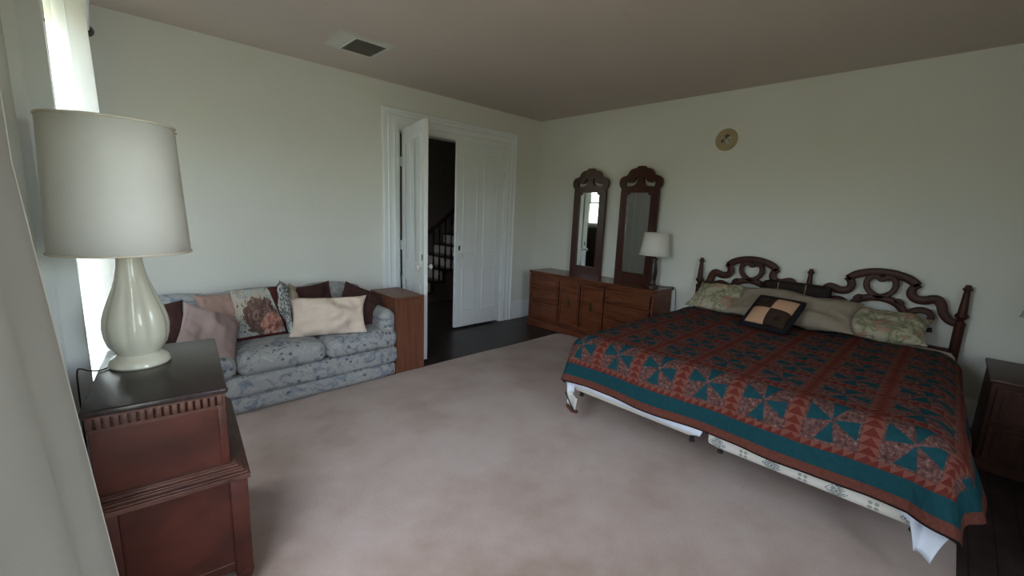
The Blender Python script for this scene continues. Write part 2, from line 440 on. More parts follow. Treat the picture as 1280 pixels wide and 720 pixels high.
wall_with_holes('wall_left', 'x', XW-T, T, YF-T, 0, [W1, W2], M['wall'])
wall_with_holes('wall_front', 'y', YF-T, T, XW, 0, [W3], M['wall'])
B('ceiling', (XW-T, YF-T, H), (2.2, 2.7, H+.1), M['ceiling'], bevel=0, smooth=False, kind='structure')
B('floor', (XW-T, YF-T, -.12), (2.2, 2.7, -.012), M['boards'], bevel=0, smooth=False, kind='structure')
# fitted rug: a 12-foot strip of carpet over the boards, rounded far corner
pts = [(XW+.01, -4.52), (-.46, -4.52), (-.455, -1.1), (-.475, -.96), (-.53, -.93), (-.8, -.925), (-1.3, -.93), (-1.7, -.915), (XW+.01, -.905)]
cp = obj('carpet', MB().prism(pts, -.012, .0, 'z'), M['carpet'], bevel=.004)
tag(cp, 'large pinkish beige carpet covering most of the dark floorboards', 'carpet')
# baseboards
def base(name, a, b, ax):
    mb = MB(); h = .25
    pr = [(0, -.012), (.022, -.012), (.022, h-.04), (.014, h-.02), (.010, h), (0, h)]
    if ax == 'back': mb.prism([(-.0-p[0], p[1]) for p in pr], a, b, 'x')
    elif ax == 'right': mb.prism([(-p[0], p[1]) for p in pr], a, b, 'y')
    elif ax == 'left': mb.prism([(XW+p[0], p[1]) for p in pr], a, b, 'y')
    elif ax == 'front': mb.prism([(YF+p[0], p[1]) for p in pr], a, b, 'x')
    return mb
b1 = base('', XW, -2.43, 'back'); pr = base('', -.465, 0, 'back')
me = bpy.data.meshes.new('t'); pr.bm.to_mesh(me); b1.bm.from_mesh(me)
obj('baseboard_back', b1, M['trim'], kind='structure')
obj('baseboard_right', base('', YF, -.022, 'right'), M['trim'], kind='structure')
obj('baseboard_left', base('', YF, -.022, 'left'), M['trim'], kind='structure')
obj('baseboard_front', base('', XW, 0, 'front'), M['trim'], kind='structure')

# door casing: moulded profile swept round three sides with mitred corners
def casing(name, x0, x1, z1, w, ysurf, sgn, z0=-.012, axis='y', sill=False):
    """frame of width w round the opening x0..x1 up to z1, standing proud of ysurf in direction sgn"""
    prof = [(0, 0), (0, .012), (.035, .014), (.05, .022), (.06, .016), (w*.55, .018), (w*.62, .026), (w*.68, .018), (w-.035, .02), (w-.028, .034), (w-.008, .036), (w, .028), (w, 0)]
    mb = MB(); rows = []
    for (px, pz, mx, mz) in ((x0, z0, -1, 0), (x0, z1, -1, 1), (x1, z1, 1, 1), (x1, z0, 1, 0)):
        row = []
        for q, d in prof:
            a, zz, dd = px+mx*q, pz+mz*q, ysurf+sgn*d
            row.append(mb.bm.verts.new((a, dd, zz) if axis == 'y' else (dd, a, zz)))
        rows.append(row)
    for A, Bb in zip(rows, rows[1:]):
        for k in range(len(prof)-1): mb.bm.faces.new((A[k], Bb[k], Bb[k+1], A[k+1]))
    mb.bm.faces.new(rows[0]); mb.bm.faces.new(rows[-1][::-1])
    if sill:
        a = (x0-w-.02, ysurf, z0-.04); b = (x1+w+.02, ysurf+sgn*.045, z0)
        if axis == 'x': a, b = (a[1], a[0], a[2]), (b[1], b[0], b[2])
        mb.box(tuple(map(min, a, b)), tuple(map(max, a, b)))
    return mb
dc = casing('trim_1', DX0, DX1, DZ, .195, 0., -1)
dc.box((DX0-.001, 0, -.012), (DX0+.018, T, DZ)); dc.box((DX1-.018, 0, -.012), (DX1+.001, T, DZ)); dc.box((DX0, 0, DZ-.018), (DX1, T, DZ+.001))
obj('trim_1', dc, M['trim'], kind='structure')

def door_leaf(name, hinge, ang, w, h, knob_side=1, flip=1):
    """leaf in its own frame: x from hinge to latch edge, thickness along y, z up"""
    t = .038; mb = MB()
    mb.box((.004, -.010, .0), (w-.004, .010, h))
    st, mid = .105, .10
    xs = [(0, st), (w/2-mid/2, w/2+mid/2), (w-st, w)]
    for a, b in xs: mb.box((a, -t/2, 0), (b, t/2, h))
    for z0, z1 in ((0, .20), (.74, .93), (h-.13, h)):
        for a, b in ((st, w/2-mid/2), (w/2+mid/2, w-st)): mb.box((a, -t/2, z0), (b, t/2, z1))
    for a, b in ((st, w/2-mid/2), (w/2+mid/2, w-st)):          # moulding and raised fields
        for z0, z1 in ((.20, .74), (.93, h-.13)):
            for s_ in (-1, 1):
                y0, y1 = (t/2-.006, t/2+.006) if s_ > 0 else (-t/2-.006, -t/2+.006)
                m_ = .022
                mb.box((a-.004, y0, z0-.004), (a+m_, y1, z1+.004)); mb.box((b-m_, y0, z0-.004), (b+.004, y1, z1+.004))
                mb.box((a+m_, y0, z0-.004), (b-m_, y1, z0+m_)); mb.box((a+m_, y0, z1-m_), (b-m_, y1, z1+.004))
    o = obj(name, mb, M['trim'], bevel=.004, kind='structure')
    o.location = hinge; o.rotation_euler = (0, 0, ang)
    kb = MB()
    for s_ in (-1, 1):
        pr = [(.004, .0), (.024, .0), (.024, .004), (.008, .006), (.007, .03), (.020, .036), (.027, .048), (.022, .060), (.004, .064)]
        m2 = MB(); m2.lathe(pr, seg=20)
        R_ = Matrix.Translation((w-.055, s_*t/2, .93)) @ Matrix.Rotation(-s_*PI/2, 4, 'X')
        bmesh.ops.transform(m2.bm, matrix=R_, verts=m2.bm.verts)
        me = bpy.data.meshes.new('k'); m2.bm.to_mesh(me); kb.bm.from_mesh(me)
    obj('door_knob', kb, M['porcelain'], o)
    B('lock_plate', (w-.068, -t/2-.003, .99), (w-.044, t/2+.003, 1.05), M['steel'], o, bevel=.001)
    return o
LEN = .775
ang = math.atan2(-.775, -.20)
d1 = door_leaf('door_1', (DX0+.045, -.030, .012), ang, LEN, 2.30)
d1['label'] = 'white panelled door leaf standing open into the room beside the wooden box cabinet'
for zz in (.35, 1.08, 1.98):                                # butt hinges bridging the gap to the jamb
    B('hinge', (-.040, -.030, zz-.05), (.012, -.010, zz+.05), M['hingepaint'], d1, bevel=.003)
d2 = door_leaf('door_2', (DX1-.003, .022, .012), PI, LEN, 2.30)
d2['label'] = 'white panelled door leaf closed next to the long dresser'
d2.rotation_euler = (0, 0, PI)
for zz in (.35, 1.08, 1.98): B('hinge', (-.003, .012, zz-.05), (.012, .03, zz+.05), M['hingepaint'], d2, bevel=.003)

# ------------------------------------------------------------------ windows
def window(n, axis, at, hole, sgn, depth=T):
    """sash window in a hole; at = room-side wall surface, sgn = direction into the room"""
    a0, a1, z0, z1 = hole; ym = at - sgn*depth*.6
    def bx(mb, u0, u1, d0, d1, w0, w1):
        a = (u0, d0, w0); b = (u1, d1, w1)
        if axis == 'x': a, b = (d0, u0, w0), (d1, u1, w1)
        mb.box(tuple(map(min, a, b)), tuple(map(max, a, b)))
    mb = casing('', a0, a1, z1, .12, at, sgn, z0, axis, True)
    for (u0, u1, w0, w1) in ((a0, a0+.02, z0, z1), (a1-.02, a1, z0, z1), (a0, a1, z1-.02, z1), (a0, a1, z0, z0+.03)):
        bx(mb, u0, u1, at, at-sgn*depth, w0, w1)
    fr = obj('window_%d' % n, mb, M['trim'], kind='structure')
    sb = MB(); zm = (z0+z1)/2; s = .04
    for q, (w0, w1) in enumerate(((z0+.03, zm+.02), (zm-.02, z1-.02))):
        y0 = ym + sgn*(.018 if q == 0 else -.018); y1 = y0 + sgn*.03
        for (u0, u1, v0, v1) in ((a0+.02, a0+.02+s, w0, w1), (a1-.02-s, a1-.02, w0, w1), (a0+.02, a1-.02, w0, w0+s), (a0+.02, a1-.02, w1-s, w1)):
            bx(sb, u0, u1, y0, y1, v0, v1)
        bx(sb, (a0+a1)/2-.012, (a0+a1)/2+.012, y0, y1, w0, w1)
    obj('sash', sb, M['trim'], fr, bevel=.003)
    gb = MB(); bx(gb, a0+.03, a1-.03, ym, ym+sgn*.004, z0+.04, z1-.03)
    obj('pane', gb, M['glass'], fr, smooth=False)
    # light portal outside the pane
    ld = bpy.data.lights.new('daylight_portal', 'AREA'); ld.shape = 'RECTANGLE'; ld.size = a1-a0; ld.size_y = z1-z0
    ld.cycles.is_portal = True
    lo = bpy.data.objects.new('daylight_portal', ld); COL.objects.link(lo)
    pos = Vector(((a0+a1)/2, at-sgn*(depth+.01), (z0+z1)/2)); dr = Vector((0, sgn, 0))
    if axis == 'x': pos = Vector((pos.y, pos.x, pos.z)); dr = Vector((sgn, 0, 0))
    lo.location = pos; lo.rotation_euler = (-dr).to_track_quat('Z', 'Y').to_euler()
    return fr
window(1, 'x', XW, W1, 1); window(2, 'x', XW, W2, 1); window(3, 'y', YF, W3, 1)

B('added_window_block', (XW-.001, -1.86, 0), (XW+.098, -1.79, H), M['trim'], bevel=.006, kind='structure')  # added board that blocks the bright far window opening from view
# curtains of the far window
def curtain(name, label, y0, y1, z0, z1, xc, amp, folds, mat, lean=0., thick=.004, seed=0, ring=True, flare=0.):
    t = thing(name, label, 'curtain', (xc, (y0+y1)/2, z0))
    mb = MB(); cy = (y0+y1)/2
    def f(a, b):
        z = z1 + (z0-z1)*b
        yy = y0 + (y1-y0)*a
        ph = a*folds*2*PI
        x = xc + amp*(.75+.35*b)*math.sin(ph) + .35*amp*math.sin(ph*.5+seed+b) + flare*b*b + lean*(b)
        yy += .3*amp*math.cos(ph*1.0)*b
        return (x-xc, yy-cy, z-z0)
    mb.grid(int(folds*16), 24, f)
    obj('curtain_panel', mb, mat, t, solid=thick)
    if ring:
        for k in range(int(folds)+1):
            yy = y0+(y1-y0)*(k+.5)/(int(folds)+1)
            obj('curtain_ring', MB().tube([(.026*math.cos(q), yy-cy, z1-z0-.03+.026*math.sin(q)) for q in [i*2*PI/16 for i in range(17)]], .004, 6, False), M['black'], t)
    return t
curtain('curtain', 'bright white curtain bunched at the far window behind the tall cream lamp', -1.76, -1.0, .57, 2.385, -4.645, .058, 5, M['sheer'])
rod = thing('curtain_rod', 'white curtain rod with dark end knob above the far window', 'curtain rod', (-4.572, -1.04, 2.335))
obj('rod', MB().tube([(0, 0, 0), (0, -1.05, 0)], .010, 10), M['trim'], rod)
obj('finial', MB().tube([(0, .055, 0), (0, .04, 0), (0, .02, 0), (0, 0, 0), (0, -.012, 0)], lambda t: (.012, .026, .028, .018, .016)[int(round(t*4))], 14), M['black'], rod)
for yy in (-.03, -.85): obj('bracket', MB().tube([(0, yy, 0), (-.06, yy, -.01), (-.17, yy, -.01)], .007, 8), M['black'], rod)
# drape right beside the camera
dr = thing('drape', 'dull beige drape hanging at the near left edge of the view', 'curtain', (-4.68, -3.9, .03))
def drf(a, b):
    y = -3.62 - .95*a; z = 2.5*(1-b)
    x = -4.700 + .006*math.sin(a*26+.6) + .17*max(0, (b-.40)) - .006*a
    return (x+4.68, y+3.9 + .05*b*(1-a), z)
obj('drape_panel', MB().grid(70, 30, drf), M['drape'], dr, solid=.006)
obj('hem', MB().tube([Vector(drf(0, k/30))+Vector((.002, .004, 0)) for k in range(31)], .005, 8), M['drape_lit_edge'], dr)  # edge strip in a paler colour, painting the light on the fold
obj('drape_rod', MB().tube([(0.0, .32, 2.5), (0.0, -1.0, 2.5)], .012, 10), M['black'], dr)

# ------------------------------------------------------------------ hall with staircase seen through the doorway
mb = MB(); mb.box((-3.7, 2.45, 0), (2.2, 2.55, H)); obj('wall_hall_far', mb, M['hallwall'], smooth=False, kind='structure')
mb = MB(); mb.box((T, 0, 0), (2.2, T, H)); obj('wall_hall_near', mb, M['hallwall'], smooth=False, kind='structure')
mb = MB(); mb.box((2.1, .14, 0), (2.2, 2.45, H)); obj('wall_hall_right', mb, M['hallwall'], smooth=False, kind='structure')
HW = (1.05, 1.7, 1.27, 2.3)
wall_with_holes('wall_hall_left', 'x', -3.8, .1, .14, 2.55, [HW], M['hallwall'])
window(4, 'x', -3.7, HW, 1, .1)
st = thing('staircase', 'dark wooden staircase rising to the right in the hall beyond the doorway', 'staircase', (-1.06, 1.45, 0))
RUN, RISE, SW = .23, .177, 1.0
tr = MB(); ri = MB()
for k in range(10):
    x = RUN*k; z = RISE*(k+1)
    tr.box((x-.025, -.03, z-.03), (x+RUN+.005, SW, z), bev=.008)
    ri.box((x, 0, z-RISE), (x+.02, SW, z-.03))
obj('treads', tr, M['stairwood'], st); obj('risers', ri, M['riser'], st, smooth=False)
poly = [(0, 0)] + sum([[(RUN*k, RISE*(k+1)-.03), (RUN*(k+1), RISE*(k+1)-.03)] for k in range(10)], []) + [(RUN*10, 0)]
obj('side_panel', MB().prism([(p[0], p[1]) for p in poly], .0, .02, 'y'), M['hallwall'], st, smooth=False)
bal = [(.014, 0), (.014, .05), (.02, .06), (.012, .09), (.019, .16), (.022, .22), (.013, .32), (.011, .45), (.010, .62), (.016, .66), (.016, .80)]
for k in range(1, 9):
    for q in (.04, .155):
        x = RUN*k+q; zb = RISE*(k+1); ht = .78+q*RISE/RUN
        o = obj('baluster', MB().lathe([(r, z*ht/.8) for r, z in bal], seg=10), M['stairwood'], st); o.location = (x, .02, zb)
hr = obj('handrail', MB().box((-.03, -.03, -.02), (2.6, .035, .035), bev=.012), M['stairwood'], st)
hr.location = (.18, .02, RISE*2+.80-.03); hr.rotation_euler = (0, -math.atan2(RISE, RUN), 0)
nw = obj('newel_post', MB().box((-.05, -.05, 0), (.05, .05, 1.15), bev=.008).lathe([(.055, 1.15), (.06, 1.17), (.045, 1.2), (.05, 1.24), (.03, 1.28), (.005, 1.29)], seg=16), M['stairwood'], st)
nw.location = (-.06, .02, 0)

# ------------------------------------------------------------------ ceiling vent, wall cover
vt = thing('ceiling_vent', 'square grey louvred vent in a patched area of the ceiling', 'vent', (-2.935, -.72, H))
mb = MB(); fw = .022; a, b = .125, .15
for c0, c1 in (((-a-fw, -b-fw), (a+fw, -b)), ((-a-fw, b), (a+fw, b+fw)), ((-a-fw, -b), (-a, b)), ((a, -b), (a+fw, b))):
    mb.box((c0[0], c0[1], -.008), (c1[0], c1[1], 0))
obj('vent_frame', mb, plain('white_vent_frame', (.60, .60, .56), .5, .06), vt, bevel=.002)
B('duct', (-a, -b, -.002), (a, b, 0), M['ventdark'], vt, bevel=0)
mb = MB()
for k in range(16):
    yy = -b + (k+.5)*2*b/16
    mb.box((-a, -.008, -.0012), (a, .008, .0012), Matrix.Translation((0, yy, -.0055)) @ Matrix.Rotation(.5, 4, 'X'))
obj('louvres', mb, M['vent'], vt)
fc = thing('flue_cover', 'round tan flue cover with a small picture high on the bedroom wall', 'wall plate', (0, -2.54, 2.302))
def disc(prof, seg=40):
    q = MB().lathe(prof, seg=seg); bmesh.ops.transform(q.bm, matrix=Matrix.Rotation(-PI/2, 4, 'Y'), verts=q.bm.verts); return q
obj('cover_rim', disc([(.108, 0), (.108, .006), (.10, .014), (.085, .013), (.06, .010), (.052, .009), (.001, .009)]), M['medal'], fc)
obj('picture', disc([(.050, .008), (.050, .0125), (.045, .0135), (.001, .014)]), M['picture'], fc)

# ------------------------------------------------------------------ long dresser
DXF, DY0, DY1, DH = -.447, -.334, -2.175, .742
ds = thing('dresser', 'long low reddish brown dresser with two centre doors against the wall', 'dresser', (DXF, DY0, 0))
def L(x, y, z): return (x-DXF, y-DY0, z)
mb = MB().box(L(DXF+.022, DY1+.018, .09), L(-.03, DY0-.018, DH-.03))
obj('body', mb, M['dresser'], ds, bevel=.003)
top = MB(); top.prism([(DY1-DY0-.0, 0), (0, 0), (0, .016), (-.006, .030), (DY1-DY0+.006, .030), (DY1-DY0, .016)], -.004, .425, 'x')
o = obj('top', top, M['dresser_top'], ds, bevel=.004); o.location = (0, 0, DH-.03)
pl = MB().box(L(DXF-.004, DY1-.004, -.012), L(-.03, DY0+.004, .075)).box(L(DXF+.008, DY1+.008, .075), L(-.03, DY0-.008, .10))
obj('plinth', pl, M['dresser'], ds, bevel=.006)
def drawer(y0, y1, z0, z1, nm='drawer'):
    """front panel with raised field, y0>y1"""
    mb = MB(); X = DXF
    mb.box(L(X+.004, y1, z0), L(X+.03, y0, z1))
    i = .018
    for a0, a1, c0, c1 in ((y1, y0, z0, z0+i), (y1, y0, z1-i, z1), (y1, y1+i, z0+i, z1-i), (y0-i, y0, z0+i, z1-i)):
        mb.box(L(X-.009, a0, c0), L(X+.006, a1, c1))
    mb.box(L(X-.006, y1+.035, z0+.03), L(X+.006, y0-.035, z1-.03))
    o = obj(nm, mb, M['dresser'], ds, bevel=.004); return o
def bail(o, yc, zc):
    mb = MB()
    for s_ in (-1, 1): mb.lathe([(.014, 0), (.012, .004), (.005, .006), (.005, .016), (.008, .018), (.001, .022)], seg=12)
    bmesh.ops.transform(mb.bm, matrix=Matrix.Rotation(-PI/2, 4, 'Y'), verts=mb.bm.verts)
    n_ = len(mb.bm.verts)//2
    for i, v in enumerate(mb.bm.verts): v.co.y += -.045 if i < n_ else .045
    mb.tube([(-.016, -.045, 0), (-.022, -.042, -.012), (-.024, -.02, -.022), (-.024, .02, -.022), (-.022, .042, -.012), (-.016, .045, 0)], .0035, 8)
    h_ = obj('pull', mb, M['brass'], o); h_.location = L(DXF-.002, yc, zc)
for (y0, y1) in ((-.375, -.865), (-1.565, -2.125)):
    for z0, z1 in ((.525, .675), (.345, .51), (.12, .33)):
        o = drawer(y0, y1, z0, z1); bail(o, (y0+y1)/2, (z0+z1)/2+.008)
for (y0, y1) in ((-.885, -1.205), (-1.22, -1.545)):
    o = drawer(y0, y1, .12, .675, 'door'); yc = (y0+y1)/2
    # arched raised field with an oval carved plate and drop pull
    w_ = .085; arch = [(-w_, .18), (w_, .18), (w_, .50)] + [(w_*math.cos(t), .50+.07*math.sin(t)) for t in [PI*k/12 for k in range(1, 12)]] + [(-w_, .50)]
    fld = MB().prism([(yc-DY0+p[0], p[1]) for p in arch], -.008, .004, 'x'); obj('arched_panel', fld, M['dresser'], o, bevel=.004)
    ov = MB().prism([(yc-DY0+.026*math.cos(t), .42+.062*math.sin(t)) for t in [2*PI*k/24 for k in range(24)]], -.012, -.006, 'x')
    ov.prism([(yc-DY0+.008*math.cos(t), .395+.022*math.sin(t)) for t in [2*PI*k/16 for k in range(16)]], -.022, -.010, 'x')
    obj('drop_pull', ov, M['brass'], o, bevel=.002)
for yy in (-.352, -.875, -1.555, -2.148): B('stile', L(DXF+.006, yy-.010, .10), L(DXF+.03, yy+.010, .705), M['dresser'], ds)

# ------------------------------------------------------------------ tall mirrors standing on the dresser
def mirror(name, label, yc, z0, w=.485):
    t = thing(name, label, 'mirror', (-.085, yc, z0), group=None)
    hw = w/2; hwi = hw-.094
    # outline, right half going up; coordinates (offset, height)
    R_ = [(hw, 0), (hw, 1.02), (hw-.004, 1.08)]
    lobe = [(hw+.022, 1.115), (hw+.030, 1.155), (hw+.022, 1.195), (hw-.01, 1.222), (hw-.055, 1.232), (hw-.075, 1.245), (hw-.088, 1.272), (hw-.115, 1.300), (hw-.155, 1.312), (hw-.185, 1.318), (hw-.20, 1.335), (0, 1.338)]
    half = R_ + lobe
    y_in = 1.03
    # frame as quads between outline and pane opening, split into bars
    mb = MB(); x0, x1 = -.016, .016
    mb.prism([(-hw, 0), (hw, 0), (hw, .10), (-hw, .10)], x0, x1, 'x')
    for s_ in (-1, 1):
        mb.prism([(s_*hwi, .10), (s_*hw, .10), (s_*hw, 1.03), (s_*hwi, 1.03)], x0, x1, 'x')
    # crest with two leaf-shaped piercings: built as slices around the holes
    full = half + [(-a, b) for a, b in half[-2::-1]]
    cr = bmesh.new()
    outl = [p for p in full if p[1] > 1.0]
    outl = [(hw, 1.03)] + [p for p in outl if p[1] > 1.03] + [(-hw, 1.03)]
    # notched opening corners
    outl += [(-hwi, 1.03), (-hwi+.004, 1.01), (-hwi+.03, 1.012), (-hwi+.034, 1.045), (hwi-.034, 1.045), (hwi-.03, 1.012), (hwi-.004, 1.01), (hwi, 1.03)]
    def hole(s_):
        pts_ = catmull([(s_*a, b, 0) for a, b in ((.048, 1.215), (.066, 1.205), (.075, 1.175), (.105, 1.155), (.145, 1.150), (.178, 1.165), (.188, 1.14), (.176, 1.108), (.150, 1.112), (.10, 1.115), (.060, 1.135), (.040, 1.175))], 3, True)
        return [(p.x, p.y) for p in pts_]
    vs = []; es = []
    for loop in (outl, hole(1), hole(-1)):
        q = [cr.verts.new((0, a, b)) for a, b in loop]
        for i in range(len(q)): es.append(cr.edges.new((q[i], q[(i+1) % len(q)])))
    bmesh.ops.triangle_fill(cr, use_beauty=True, use_dissolve=False, edges=es)
    r = bmesh.ops.extrude_face_region(cr, geom=cr.faces[:])
    bmesh.ops.translate(cr, vec=(x1-x0, 0, 0), verts=[v for v in r['geom'] if isinstance(v, bmesh.types.BMVert)])
    bmesh.ops.translate(cr, vec=(x0, 0, 0), verts=cr.verts[:])
    me = bpy.data.meshes.new('c'); cr.to_mesh(me); cr.free(); mb.bm.from_mesh(me)
    obj('frame', mb, M['mirrorwood'], t, smooth=False)
    ln = MB()                                             # inner bead
    for s_ in (-1, 1): ln.box((x0-.004, s_*(hwi+.006)-.006, .10), (x0+.004, s_*(hwi+.006)+.006, 1.02))
    ln.box((x0-.004, -hwi-.01, .094), (x0+.004, hwi+.01, .106)); ln.box((x0-.004, -hwi+.02, 1.04), (x0+.004, hwi-.02, 1.052))
    obj('bead', ln, M['mirrorwood'], t, bevel=.002)
    B('mirror_glass', (-.003, -hwi-.012, .09), (.006, hwi+.012, 1.05), M['mirror'], t, bevel=0, smooth=False)
    return t
mirror('tall_mirror', 'tall carved frame mirror nearer the doorway on the dresser', -.985, DH)
mirror('tall_mirror', 'tall carved frame mirror behind the small white lamp', -1.68, DH)

# ------------------------------------------------------------------ small table lamps
def small_lamp(label, loc):
    t = thing('table_lamp', label, 'lamp', loc)
    fl = lambda a, z: 1+.05*math.cos(6*a+z*20)
    obj('lamp_base', MB().lathe([(.062, 0), (.062, .018), (.045, .03), (.036, .05), (.040, .09), (.046, .14), (.044, .19), (.036, .25), (.030, .29), (.036, .31), (.03, .325), (.012, .335), (.008, .36)], seg=28, fn=fl), M['bronze'], t)
    sh = obj('lamp_shade', MB().lathe([(.168, .355), (.155, .42), (.142, .50), (.134, .60)], seg=44, cap=False), M['shade'], t, solid=.003)
    for r_, z_ in ((.169, .357), (.135, .598)):
        obj('shade_trim', MB().tube([(r_*math.cos(a), r_*math.sin(a), z_) for a in [2*PI*k/44 for k in range(45)]], .0035, 6, False), M['shade'], sh)
    obj('harp', MB().tube([(0, 0, .34), (0, 0, .60)], .004, 6).tube([(-.133, 0, .59), (.133, 0, .59)], .0025, 6).tube([(0, -.133, .59), (0, .133, .59)], .0025, 6), M['brass'], t)
    return t
sl = small_lamp('small table lamp with white shade and dark base on the long dresser', (-.215, -2.005, DH))
cd = obj('lamp_cord', MB().tube(catmull([(.06, -.02, .004), (.10, -.08, .004), (.16, -.12, .004), (.187, -.155, .004), (.200, -.185, -.02), (.195, -.20, -.15), (.19, -.22, -.4)], 6), .0028, 6), M['black'], sl)

# ------------------------------------------------------------------ headboard
hb = thing('headboard', 'dark carved wooden headboard with scrolled fretwork and three finial posts', 'headboard', (-.085, -3.44, 0))
def post(y):
    pr = [(.030, 0), (.030, .80), (.033, .81), (.033, .825), (.020, .838), (.018, .848), (.030, .86), (.040, .875), (.038, .885), (.027, .90), (.024, .96), (.019, 1.05), (.018, 1.065), (.027, 1.072), (.027, 1.085), (.018, 1.094), (.017, 1.108), (.008, 1.112)]
    o = obj('post', MB().lathe(pr, seg=12), M['bedwood'], hb, smooth=True); o.location = (0, y+3.44, 0)
for y in (-2.472, -3.438, -4.405): post(y)
for yc in (-2.955, -3.922):
    mb = MB(); o0 = yc+3.44; x0, x1 = -.016, .016
    W2_ = lambda w: (lambda t: (w(t) if callable(w) else w)*1.22)
    def rb(pts, w, closed=False, mirror_=True):
        ribbon(mb, [(o0+a, b) for a, b in pts], W2_(w), x0, x1, closed)
        if mirror_: ribbon(mb, [(o0-a, b) for a, b in pts], W2_(w), x0, x1, closed)
    rb([(-.215, 1.062), (-.17, 1.103), (-.09, 1.133), (0, 1.143), (.09, 1.133), (.17, 1.103), (.215, 1.062)], .052, mirror_=False)
    rb([(.225, 1.078), (.195, 1.045), (.188, 1.00), (.215, .965), (.265, .958), (.315, .975), (.345, .972), (.368, .935), (.385, .88), (.42, .835), (.462, .815)], lambda t: .042 + .012*math.sin(t*PI))
    # heart-shaped ring under the arch
    rb([(0, 1.085), (.035, 1.108), (.075, 1.095), (.092, 1.05), (.078, .995), (.035, .955), (0, .945), (-.035, .955), (-.078, .995), (-.092, 1.05), (-.075, 1.095), (-.035, 1.108)], .034, closed=True, mirror_=False)
    rb([(0, .938), (.06, .928), (.115, .905), (.155, .865), (.185, .81), (.20, .74), (.205, .62)], lambda t: .045)
    rb([(.185, .79), (.205, .85), (.25, .88), (.30, .875), (.325, .84), (.31, .80), (.275, .785), (.272, .755), (.30, .735), (.345, .74)], lambda t: .040-.012*t)
    rb([(-.15, .90), (-.13, .925), (-.10, .92)], .03)
    mb.box((x0, o0-.46, .42), (x1, o0+.46, .62)); mb.box((x0, o0-.46, .22), (x1, o0+.46, .28))
    obj('fretwork_panel', mb, M['bedwood'], hb, smooth=True)

# ------------------------------------------------------------------ bed: steel frame, box springs, mattress, sheet, quilt
BX0, BX1 = -.13, -2.25; BY0, BY1 = -2.49, -4.42
fr = thing('steel_bedstead', 'dark steel bedstead with caster wheels under the box springs', 'bed frame', (-1.2, -3.45, 0))
mb = MB()
for yy in (-2.56, -3.41, -3.50, -4.36): mb.box((BX1+.50+1.2, yy-.015+3.45, .200), (BX0-.02+1.2, yy+.015+3.45, .232))
for xx in (-1.66, -1.2, -.3): mb.box((xx-.015+1.2, -4.36+3.45, .195), (xx+.015+1.2, -2.56+3.45, .225))
obj('rails', mb, M['steel'], fr)
for xx in (-1.62, -.35):
    for yy in (-2.66, -3.36, -3.62, -4.25):
        o = obj('caster_leg', MB().box((-.014, -.014, .05), (.014, .014, .20)), M['steel'], fr, bevel=.003); o.location = (xx+1.2, yy+3.45, 0)
        wh = MB().lathe([(.012, -.012), (.026, -.012), (.028, 0), (.026, .012), (.012, .012)], seg=18)
        bmesh.ops.transform(wh.bm, matrix=Matrix.Translation((0, 0, .028)) @ Matrix.Rotation(PI/2, 4, 'X'), verts=wh.bm.verts)
        obj('wheel', wh, M['black'], o)
def softbox(name, label, cat, y0, y1, z0, z1, mat, r=.05, puff=.004, x0=BX0, x1=BX1):
    o = obj(name, MB().cushion((0, 0, (z1-z0)/2), abs(x1-x0), abs(y1-y0), z1-z0, r, puff, 14), mat)
    o.location = ((x0+x1)/2, (y0+y1)/2, z0)
    if name == 'box_spring':
        for gx in (-.98, .9):
            for gy in (-.41, .41):
                g = obj('glide', MB().lathe([(.014, -.045), (.017, -.04), (.012, -.02), (.018, 0), (.018, .012)], seg=14), M['black'], o); g.location = (gx, gy, 0)
    return tag(o, label, cat)
softbox('box_spring', 'plain cream box spring on the dresser side of the bed', 'box spring', BY0, -3.435, .234, .425, M['ticking'], .06)
softbox('box_spring', 'floral printed box spring on the nightstand side of the bed', 'box spring', -3.475, BY1, .234, .425, M['ticking2'], .045)
softbox('mattress', 'king mattress hidden under the quilt above the box springs', 'mattress', BY0, BY1, .427, .628, M['ticking'], .06)

YC = (BY0+BY1)/2
def drape_fn(z_top, off, r, foot_x, y0, y1, flare, ripple, seed):
    """returns f(s,u): s = metres past the foot edge (negative on the bed), u = across, measured from the bed centre"""
    hy = (y0-y1)/2
    def fall(d):                      # arc length past the edge -> outward, down
        if d <= 0: return 0., 0.
        q = r*PI/2
        if d < q: a = d/r; return r*math.sin(a), r*(1-math.cos(a))
        return r, r + (d-q)
    def f(s, u):
        du = max(0, abs(u)-(hy-r)); dsx = max(0, s+r); sg = 1 if u > 0 else -1
        cx = foot_x + max(0, -(s+r)) + r if s < -r else foot_x + r
        cyl = min(abs(u), hy-r)
        d = (du**5+dsx**5)**.2 if (du > 0 and dsx > 0) else max(du, dsx)
        o_, dn = fall(d)
        dh = math.hypot(du, dsx)
        if d > 0: ox, oy = dsx/dh, du/dh
        else: ox, oy = 0, 0
        corner = (2*ox*oy) if (du > 0 and dsx > 0) else 0
        side = (1.9*oy*min(1, max(0, (s+1.6)/1.2)) if u < 0 else -.5*oy)
        fl = flare*max(0, d-.08)*(1+.8*corner+side) + off*(min(1, d/.1))
        rip = ripple*max(0, d-.06)*(math.sin(u*9+seed)*ox + math.sin(s*8+seed*2)*oy) + corner*max(0, d-.1)*.10*math.sin(math.atan2(du+1e-6, dsx+1e-6)*6+seed)
        o2 = o_ + fl + rip
        x = cx - ox*o2; y = YC + sg*(cyl + oy*o2)
        z = z_top - dn
        z += .010*noise.noise(Vector((s*2.2, u*2.2, seed))) + .004*noise.noise(Vector((s*7, u*7, seed)))
        if d <= 0: z += .012
        else: z += .012*max(0, 1-d/.12)
        return x, y, z
    return f
